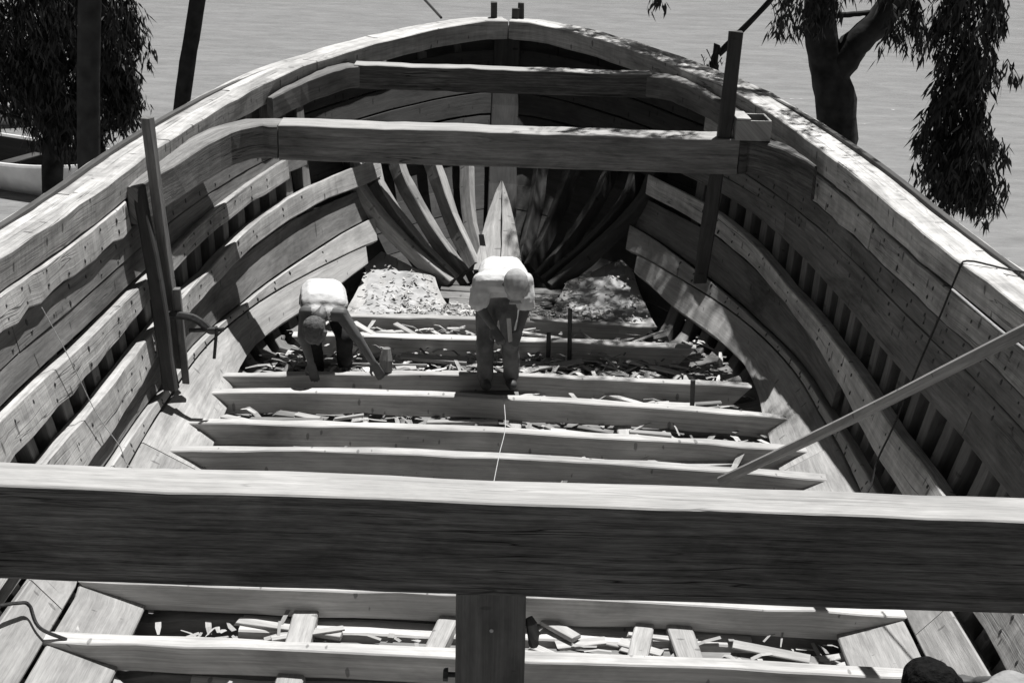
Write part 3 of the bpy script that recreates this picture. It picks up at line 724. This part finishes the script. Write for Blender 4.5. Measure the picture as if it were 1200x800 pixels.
def person(name, label, J, top, low, hat=None, hair=False, tank=False):
    """J: joints of the pose in metres"""
    J = {k: Vector(v) for k, v in J.items()}
    root = tag(empty('person', (J['footL']+J['footR'])/2), label, 'person')
    C = []
    pel, ch, nk, hd = J['pelvis'], J['chest'], J['neck'], J['head']
    hx = (J['hipR']-J['hipL']).normalized(); sx = (J['shR']-J['shL']).normalized()
    mid = (pel+ch)/2 + J.get('arch', Vector((0, 0, .02)))
    for q in (-1, 1):
        C += [(pel+hx*.075*q, mid+sx*.06*q, .112, .098), (mid+sx*.06*q, ch+sx*.085*q, .098, .112)]
    C += [(J['shL'], J['shR'], .062, .062), (ch, nk, .08, .058), (nk, nk.lerp(hd, .6), .056, .055)]
    fwd = J['face'].normalized(); hu = (hd-nk).normalized(); hu = (hu-fwd*hu.dot(fwd)).normalized()
    C += [(hd+hu*.03-fwd*.025, hd+hu*.03+fwd*.02, .088, .082), (hd-hu*.05+fwd*.02, hd-hu*.055+fwd*.055, .062, .045), (hd+fwd*.095, hd-hu*.025+fwd*.105, .012, .016)]
    er = hu.cross(fwd).normalized()
    for q in (-1, 1): C.append((hd+er*.082*q-hu*.01, hd+er*.09*q+hu*.02, .012, .014))
    for s_ in 'LR':
        C += [(J['sh'+s_], J['el'+s_], .06, .045), (J['el'+s_], J['wr'+s_], .046, .029)]
        hand(C, J['wr'+s_], J['tip'+s_], J['hside'], J['hcurl'])
        C += [(J['hip'+s_], J['kn'+s_], .085, .058), (J['kn'+s_], J['an'+s_], .056, .038), (J['an'+s_], J['foot'+s_], .038, .03)]
    skinned('body', C, SKIN, .0075, root, 2)
    P = []
    for q in (-1, 1): P.append((pel+hx*.075*q, pel.lerp(mid, .55)+hx*.07*q, .128, .115))
    for s_ in 'LR': P += [(J['hip'+s_], J['kn'+s_], .10, .076), (J['kn'+s_], J['an'+s_].lerp(J['kn'+s_], .1), .074, .066)]
    skinned('trousers', P, low, .013, root, 2, .022)
    T = []
    for q in (-1, -.5, 0, .5, 1):
        T += [(pel.lerp(mid, .75)+hx*.075*q, mid+sx*.07*q, .118, .118), (mid+sx*.07*q, ch+sx*(.085 if not tank else .075)*q, .118, .13 if not tank else .122)]
    if not tank:
        T += [(J['shL'], J['shR'], .085, .085), (ch, nk.lerp(ch, .4), .1, .075)]
        for s_ in 'LR': T.append((J['sh'+s_], J['sh'+s_].lerp(J['el'+s_], .82), .085, .082))
    else:
        T += [(ch-sx*.06, ch+sx*.06, .125, .125)]
        for k_, q in (('L', -1), ('R', 1)): T.append((ch+sx*.09*q, nk.lerp(J['sh'+k_], .55).lerp(ch, .25), .1, .074))
    skinned('vest' if tank else 'shirt', T, top, .012, root, 2, .026 if not tank else .012)
    for s_ in 'LR':
        a, f = J['an'+s_], J['foot'+s_]
        skinned('shoe', [(a+Vector((0, .02, -.04)), f, .046, .042), (a+Vector((0, .02, -.045)), a+Vector((0, 0, .0)), .045, .045)], SHOE, .012, root, 2)
    if hat:
        H = [(hd+hu*.055-fwd*.03, hd+hu*.055+fwd*.02, .094, .09), (hd+hu*.045+fwd*.07-er*.035, hd+hu*.04+fwd*.07+er*.035, .03, .03), (hd+hu*.05+fwd*.10-er*.05, hd+hu*.05+fwd*.10+er*.05, .016, .016), (hd+hu*.045+fwd*.14-er*.04, hd+hu*.045+fwd*.14+er*.04, .013, .013)]
        skinned('cap', H, hat, .009, root, 2)
    if hair:
        g_ = 1 if hair == HAIR else .93
        H = [(hd+hu*.05-fwd*.035, hd+hu*.055+fwd*.02, .098*g_, .088*g_), (hd-hu*.02-fwd*.06, hd+hu*.03-fwd*.05, .07*g_, .09*g_)]
        skinned('hair', H, hair, .008, root, 1, .03 if hair == HAIR else .008)
    return root
# the man standing bent over amidships
D0 = 10.14
person('person', 'person in white short sleeved shirt, cap and dark trousers standing bent over amidships', dict(
    footL=atD(570, 456, D0-.1)+Vector((0, 0, .03)), footR=atD(600, 455, D0-.06)+Vector((0, 0, .03)),
    anL=atD(569, 446, D0+.05), anR=atD(599, 444, D0+.07), knL=atD(568, 408, D0+.10), knR=atD(598, 402, D0+.04),
    hipL=atD(572, 350, D0+.34), hipR=atD(597, 348, D0+.34), pelvis=atD(585, 338, D0+.36), chest=atD(590, 330, D0-.02), arch=(0, .02, .11),
    shL=atD(566, 331, D0-.12), shR=atD(613, 331, D0-.12), neck=atD(599, 333, D0-.19), head=atD(603, 334, D0-.33), face=(.02, -.45, -1),
    elL=atD(561, 357, D0-.16), elR=atD(616, 358, D0-.18), wrL=atD(577, 382, D0-.22), wrR=atD(609, 386, D0-.24), tipL=atD(588, 402, D0-.26), tipR=atD(602, 405, D0-.28),
    hside=(1, .3, 0), hcurl=(0, .6, -.2)), SHIRT, TROUSER, hat=CAP)
# tool in his hands
mb = MB(); timber(mb, [atD(596, 372, D0-.3), atD(598, 400, D0-.27)], (1, 0, 0), (0, 1, 0), .035, .03, .1, .004, .001)
tag(mb.build('hand_tool', W_CHIP), 'pale handled tool held by the standing worker', 'tool')
# the man bending down on the left
D1 = 10.42
person('person', 'person in white vest bending down to the floor timbers with bare arms, on the left', dict(
    footL=atD(372, 444, D1-.02), footR=atD(402, 440, D1-.02), anL=atD(372, 432, D1+.12), anR=atD(404, 428, D1+.12), knL=atD(366, 400, D1+.02), knR=atD(404, 396, D1+.0),
    hipL=atD(366, 360, D1+.34), hipR=atD(392, 358, D1+.34), pelvis=atD(378, 350, D1+.36), chest=atD(380, 357, D1-.04), arch=(0, .0, .08),
    shL=atD(359, 366, D1-.15), shR=atD(400, 368, D1-.15), neck=atD(375, 371, D1-.2), head=atD(371, 388, D1-.27), face=(.0, -.25, -1),
    elL=atD(355, 393, D1-.22), elR=atD(418, 395, D1-.2), wrL=atD(364, 424, D1-.26), wrR=atD(437, 424, D1-.2), tipL=atD(369, 444, D1-.28), tipR=atD(446, 440, D1-.2),
    hside=(1, .2, 0), hcurl=(0, .5, -.3)), SHIRT, TROUSER2, tank=True, hair=CROP)
# the man whose hair shows at the lower edge
hx_, D2 = atD(1094, 806, 3.9).x, 3.9
person('person', 'person with black hair and pale shirt just below the near beam on the right', dict(
    footL=(hx_-.1, D2+.05, .04), footR=(hx_+.1, D2, .04), anL=(hx_-.1, D2-.08, .1), anR=(hx_+.1, D2-.12, .1), knL=(hx_-.1, D2+.0, .5), knR=(hx_+.1, D2-.04, .5),
    hipL=(hx_-.09, D2-.06, .92), hipR=(hx_+.09, D2-.06, .92), pelvis=(hx_, D2-.06, .95), chest=(hx_+.02, D2-.03, 1.27), shL=(hx_-.17, D2-.05, 1.41), shR=(hx_+.2, D2+.06, 1.50), neck=(hx_+.01, D2-.02, 1.46), head=(hx_, D2+.02, 1.585), face=(0, 1, -.25),
    elL=(hx_-.24, D2-.02, 1.12), elR=(hx_+.40, D2+.22, 1.50), wrL=(hx_-.2, D2+.18, .95), wrR=(hx_+.34, D2+.44, 1.36), tipL=(hx_-.18, D2+.3, .85), tipR=(hx_+.28, D2+.58, 1.3), hside=(1, 0, 0), hcurl=(0, .3, -.5)), GREYSHIRT, TROUSER, hair=HAIR)

# ------------------------------------------------------------------ ground, water
def grid(name, xs, ys, zf, mat):
    mb = MB(); nx = len(xs)
    for y in ys:
        for x in xs: mb.v.append((x, y, zf(x, y)))
    for j in range(len(ys)-1):
        for i in range(nx-1):
            ids = (j*nx+i, j*nx+i+1, (j+1)*nx+i+1, (j+1)*nx+i); mb.quad(ids, [(mb.v[k][0], mb.v[k][1]) for k in ids])
    return mb.build(name, mat, smooth=True)
def gz(x, y):
    s_ = y-17.2+.25*math.sin(x*.4)+.4*math.sin(x*.17)
    return -1.02-.02*max(0, min(s_+8, 8))-.085*max(0, min(s_, 30)) + .03*math.sin(x*1.3)*math.cos(y*1.1)
xs = [-3000, -600, -150, -60] + [-40+i*1.0 for i in range(81)] + [60, 150, 600, 3000]
ys = [-3000, -400, -80, -30] + [-16+i*1.0 for i in range(70)] + [80, 200, 3000]
tag(grid('ground', xs, ys, gz, SAND), 'sandy shore the hull is being built on', 'ground', kind='structure')
WM = bpy.data.materials.new('river_water'); WM.use_nodes = True; t = WM.node_tree; N = t.nodes; L = t.links
b = N['Principled BSDF']; b.inputs['Base Color'].default_value = (.30, .30, .295, 1); b.inputs['Roughness'].default_value = .22; b.inputs['IOR'].default_value = 1.33
tc = N.new('ShaderNodeTexCoord')
def wn(sx, sy, sc, det):
    q = N.new('ShaderNodeVectorMath'); q.operation = 'MULTIPLY'; L.new(tc.outputs['Object'], q.inputs[0]); q.inputs[1].default_value = (sx, sy, 1)
    r = N.new('ShaderNodeTexNoise'); r.inputs['Scale'].default_value = sc; r.inputs['Detail'].default_value = det; r.inputs['Distortion'].default_value = .4; L.new(q.outputs[0], r.inputs['Vector']); return r.outputs['Fac']
n1, n2 = wn(.8, 2.4, 1.3, 5), wn(1, 1.9, 5.5, 3)
ad = N.new('ShaderNodeMath'); ad.operation = 'MULTIPLY_ADD'; L.new(n2, ad.inputs[0]); ad.inputs[1].default_value = .35; L.new(n1, ad.inputs[2])
bp = N.new('ShaderNodeBump'); bp.inputs['Strength'].default_value = .6; bp.inputs['Distance'].default_value = .12; L.new(ad.outputs[0], bp.inputs['Height']); L.new(bp.outputs[0], b.inputs['Normal'])
mr = N.new('ShaderNodeMapRange'); L.new(ad.outputs[0], mr.inputs[0])
for i, y in enumerate((.4, .95, .18, .28)): mr.inputs[i+1].default_value = y
L.new(mr.outputs[0], b.inputs['Base Color'])
tag(grid('water', [-3000, -200, -40, 0, 40, 200, 3000], [10, 40, 200, 3000], lambda x, y: -1.26, WM), 'pale rippled water beyond the bow', 'water', kind='structure')

# ------------------------------------------------------------------ trees
def leaf(mb, p, d, L_, W_):
    d = d.normalized(); s_ = d.cross(Vector((R.gauss(0, 1), R.gauss(0, 1), .2)))
    if s_.length < 1e-3: return
    s_.normalize(); b = len(mb.v); m1 = p+d*L_*.35
    for q in (p, m1+s_*W_/2, p+d*L_, m1-s_*W_/2): mb.v.append(tuple(q))
    mb.quad((b, b+1, b+2, b+3), ((0, 0), (.1, 0), (.1, .1), (0, .1)))
def spray(lm, tm, p, length, n, spread=.12, L_=(.10, .21), down=1.0, hd=Vector((0, 0, 0))):
    """a drooping twig with long hanging leaves"""
    a = R.uniform(0, 6.28); pts = [p]; d = Vector((math.cos(a)*.5, math.sin(a)*.5, -.3))+hd
    k = 5
    for i in range(k):
        d = (d+Vector((R.gauss(0, .15), R.gauss(0, .15), -.35*down))).normalized(); pts.append(pts[-1]+d*length/k)
    tube(tm, pts, lambda q: .006*(1-q)+.0015, 3)
    for i in range(n):
        x = R.random()**.8*k; j = min(int(x), k-1); q = pts[j].lerp(pts[j+1], x-j)
        ld = Vector((R.gauss(0, .38), R.gauss(0, .38), -1.0))
        leaf(lm, q+Vector((R.gauss(0, spread*.3), R.gauss(0, spread*.3), 0)), ld, R.uniform(*L_), R.uniform(.018, .038))
def blob(c, r): 
    while 1:
        v = Vector((R.uniform(-1, 1), R.uniform(-1, 1), R.uniform(-1, 1)))
        if .25 < v.length < 1: return Vector((c[0]+v.x*r[0], c[1]+v.y*r[1], c[2]+v.z*r[2]))
def tree(label, base, limbs, blobs, dens=1.5, grp='eucalyptus trees on the shore'):
    root = tag(empty('eucalyptus_tree', base), label, 'tree', grp)
    for i, (pts, r0, r1) in enumerate(limbs):
        mb = MB(); tube(mb, spline(pts, 30), lambda q: r0+(r1-r0)*q, 10, .13); part(mb, 'trunk' if i == 0 else 'limb', BARK, root, True)
    lm, tm = MB(), MB()
    for c, r, n, ln, nl in blobs:
        for _ in range(int(n*dens)): spray(lm, tm, blob(c, r), ln*R.uniform(.6, 1.2), int(nl*R.uniform(.6, 1.3)))
    part(lm, 'crown', LEAF, root); tw = part(tm, 'twigs', BARK, root); tw['kind'] = 'stuff'; 
    return root
# right tree
tD = 16.6
tb = atD(985, 160, tD); tb0 = Vector((tb.x+.1, tD, -1.1))
tr = [tb0, atD(982, 155, tD), atD(972, 90, tD), atD(962, 40, tD), atD(963, -20, tD), atD(975, -160, tD), atD(1000, -420, tD-.5), atD(1010, -700, tD-1.0)]
l2 = [atD(972, 95, tD), atD(1000, 55, tD-.05), atD(1050, 0, tD-.1), atD(1105, -90, tD-.7), atD(1150, -220, tD-2), atD(1160, -420, tD-3.2)]
top = tr[-1]
ov = Vector((4.2, 14.6, 6.9))
l3 = [tr[5], tr[5]+Vector((-.1, -.8, .8)), ov, Vector((2.4, 14.2, 7.2)), Vector((1.4, 13.0, 7.2))]
l4 = [atD(966, 20, tD), atD(1020, 15, tD), atD(1047, 13, tD-.05)]
hangD = 14.4
hc = atD(1128, 60, hangD)
l5 = [l2[3], atD(1120, -60, hangD+.3), atD(1130, 0, hangD), atD(1132, 90, hangD), atD(1128, 200, hangD)]
l6 = [l2[2], atD(1080, 25, tD-.2), atD(1090, 70, tD-.3)]
def pb(px, py, D, rx, ry, rz, n, ln, nl): return (atD(px, py, D), (rx, ry, rz), n, ln, nl)
tree('right eucalyptus with thick dark forked trunk and a long curtain of hanging leaves', tb0,
     [(tr, .27, .12), (l2, .20, .09), (l3, .10, .04), (l4, .035, .03), (l5, .03, .008), (l6, .02, .008)],
     [pb(1140, -10, hangD, .32, .4, .35, 34, .5, 26), pb(1132, 60, hangD, .28, .36, .4, 34, .5, 26), pb(1125, 120, hangD, .32, .32, .35, 46, .5, 26), pb(1132, 165, hangD, .42, .35, .3, 40, .45, 26), pb(1150, 205, hangD, .3, .3, .22, 18, .4, 24), pb(1112, 200, hangD, .22, .25, .22, 16, .4, 24), pb(1172, 80, hangD, .1, .1, .2, 4, .3, 14),
      pb(1062, 12, tD-1, .2, .2, .25, 12, .5, 22), pb(925, -8, tD-.5, .25, .2, .2, 8, .45, 16), pb(955, -10, tD-.3, .3, .2, .15, 8, .4, 18), pb(770, -12, 15.2, .08, .1, .1, 2, .3, 9), pb(1010, -60, tD-.6, 1.2, .8, .4, 24, .5, 18),
      ((2.2, 14.6, 7.0), (1.15, 1.6, .6), 260, .6, 24), ((1.95, 16.1, 7.0), (.85, .8, .5), 130, .6, 24), ((3.35, 12.9, 6.9), (.6, 1.4, .5), 40, .6, 20), ((1.8, 12.8, 7.0), (.8, .5, .4), 30, .6, 20), (tr[6], (1.6, 1.3, .9), 60, .7, 22), (tr[7], (1.7, 1.5, 1.0), 60, .7, 22), (l2[5], (1.2, 1.2, .8), 40, .7, 22)])
# left tree
lD = 17.0
t0 = atD(62, 210, lD)
tl = [Vector((t0.x, lD, -1.1)), t0, atD(64, 120, lD), atD(58, 20, lD), atD(50, -120, lD), atD(30, -400, lD)]
ll = [atD(60, 90, lD), atD(20, 60, lD-.2), atD(-40, -40, lD-.4)]
lr = [atD(60, 60, lD), atD(110, 20, lD-.2), atD(150, -60, lD-.4)]
lt = [atD(30, 142, lD-.3), atD(10, 135, lD-.3), atD(-40, 120, lD-.2)]
tree('dense dark eucalyptus on the left shore beside the white rowing boat', tl[0], [(tl, .15, .08), (ll, .07, .03), (lr, .06, .03), (lt, .025, .02)],
     [pb(20, 0, lD, .6, .5, .5, 60, .5, 26), pb(80, 10, lD-.2, .6, .5, .5, 70, .5, 26), pb(135, 20, lD, .3, .4, .45, 46, .5, 26), pb(30, 70, lD, .42, .5, .4, 60, .5, 26), pb(80, 90, lD, .5, .5, .45, 66, .5, 26), pb(135, 75, lD, .26, .4, .3, 34, .5, 24), pb(140, 112, lD, .22, .3, .22, 18, .45, 22), pb(85, 140, lD, .45, .4, .2, 26, .45, 22), pb(52, 130, lD, .35, .3, .25, 16, .4, 20), pb(-40, 0, lD, .6, .6, .8, 50, .6, 24),
      pb(50, -140, lD, 1.5, 1.2, .8, 70, .7, 22), pb(30, -330, lD, 1.6, 1.4, .9, 60, .7, 22)])
# straight and leaning trunks on the left
mb = MB(); pD = 15.9
tube(mb, [Vector((atD(104, 200, pD).x, pD, -1.15)), atD(104, 190, pD), atD(104, 90, pD), atD(105, 0, pD), atD(105, -180, pD)], .135, 10, .04)
tag(mb.build('mooring_post', POLEM, smooth=True), 'thick straight grey post in front of the left tree', 'post')
mb = MB(); pD = 16.2
a = atD(212, 130, pD); b = atD(232, 0, pD)
tube(mb, spline([a+(a-b)*1.5*Vector((1, 1, 1)).length/1.732, a, atD(222, 60, pD), b, atD(242, -80, pD), atD(246, -220, pD)], 20), .095, 9, .06)
tag(mb.build('bare_tree', BARK, smooth=True), 'bare dark leaning trunk left of the bow', 'tree trunk')
# thin branch behind the right post
mb = MB(); bD = 14.6
tube(mb, spline([Vector((atD(836, 90, bD).x, bD, -1.1)), atD(836, 82, bD), atD(845, 62, bD), atD(865, 40, bD), atD(905, -2, bD), atD(950, -60, bD)], 18), lambda q: .045-.02*q, 6, .1)
bs = tag(mb.build('bare_sapling', BARK), 'thin bare sapling slanting up behind the right post', 'sapling')
lm, tm = MB(), MB()
for px, py in ((828, 66), (838, 70), (822, 72), (846, 76)): spray(lm, tm, atD(px, py-8, bD), .28, 9, .1, (.07, .12))
o = lm.build('sapling_leaves', LEAF); o.parent = bs; o = tm.build('sapling_twigs', BARK); o.parent = bs
# stay rope at upper centre
line('stay_rope', ROPE, [atD(494, -4, 16.6), atD(506, 9, 16.2), atD(517, 21, 15.75)], .016, 'short dark line running off the left of the bow rail', 'rope', 8)

# ------------------------------------------------------------------ rowing boats on the left shore
def rowboat(label, origin, rz, L_, B_, H_, inner=True):
    root = tag(empty('rowing_boat', origin, rz), label, 'boat', 'rowing boats on the left shore')
    st = 16; ns = 8
    def sec(t, k, inn):
        w_ = B_/2*math.sin(math.pi*min(1, .12+t*.88))**.6*(1 if t < .999 else .02); w_ = B_/2*(1-abs(2*t-.9)**2.6*.75) if t < .97 else B_*.03
        a = k*math.pi/2; h = H_*(1+.25*abs(2*t-1)**2)
        return ((t-.5)*L_, w_*math.sin(a)**.8*inn, h*(1-math.cos(a)**.9)*1.0 if k > 0 else (0 if inn == 1 else .04))
    for nm, inn, mt in (('hull', 1, WHITE), ('hull_inside', .93, W_DARK)):
        mb = MB(); rows = []
        for i in range(st+1):
            t = i/st; row = []
            for k in range(-ns, ns+1):
                p = sec(t, abs(k)/ns, inn); row.append((p[0]*(1 if inn == 1 else .95), math.copysign(p[1], k), p[2]+(0 if inn == 1 else .015*(1-abs(k)/ns))))
            rows.append(row)
        n = 2*ns+1
        for r in rows: mb.v.extend(r)
        for i in range(st):
            for k in range(n-1): mb.quad((i*n+k, i*n+k+1, (i+1)*n+k+1, (i+1)*n+k), ((0, 0), (0, .1), (.1, .1), (.1, 0)))
        mb.f.append(tuple(range(n))[::-1]); mb.uv.extend([(0, 0)]*n)
        mb.build(nm, mt, root, True)
    for sd in (-1, 1):
        mb = MB(); pts = [Vector(sec(i/st, 1, 1)) for i in range(st+1)]; pts = [Vector((p.x, p.y*sd, p.z)) for p in pts]
        tube(mb, pts, .04, 6); mb.build('gunwale', WHITE, root)
    for x in (-.28, .02, .3):
        mb = MB(); w_ = sec(x+.5, .9, .93)[1]; timber(mb, [(x*L_, -w_, H_*.72), (x*L_, w_, H_*.72)], (1, 0, 0), (0, 0, 1), .2, .03); mb.build('thwart', W_DARK, root)
    mb = MB(); rr = []
    for i in range(5):
        t = .8+.19*i/4; p = sec(t, 1, .97); rr.append([(p[0], p[1], p[2]+.01), (p[0], -p[1], p[2]+.01), (p[0], -p[1], p[2]-.02), (p[0], p[1], p[2]-.02)])
    mb.loft(rr); mb.build('foredeck', WHITE, root)
    return root
c = atZ(10, 205, -.85)
rowboat('white rowing boat with dark open inside beached by the left tree', Vector((c.x-.35, c.y+1.25, -1.42)), math.radians(155), 4.2, 1.45, .6)
c = atZ(-30, 165, -.9)
rowboat('pale rowing boat partly cut by the left edge, farther out on the water', Vector((c.x-1.3, c.y+3.0, -1.38)), math.radians(8), 3.8, 1.4, .5)
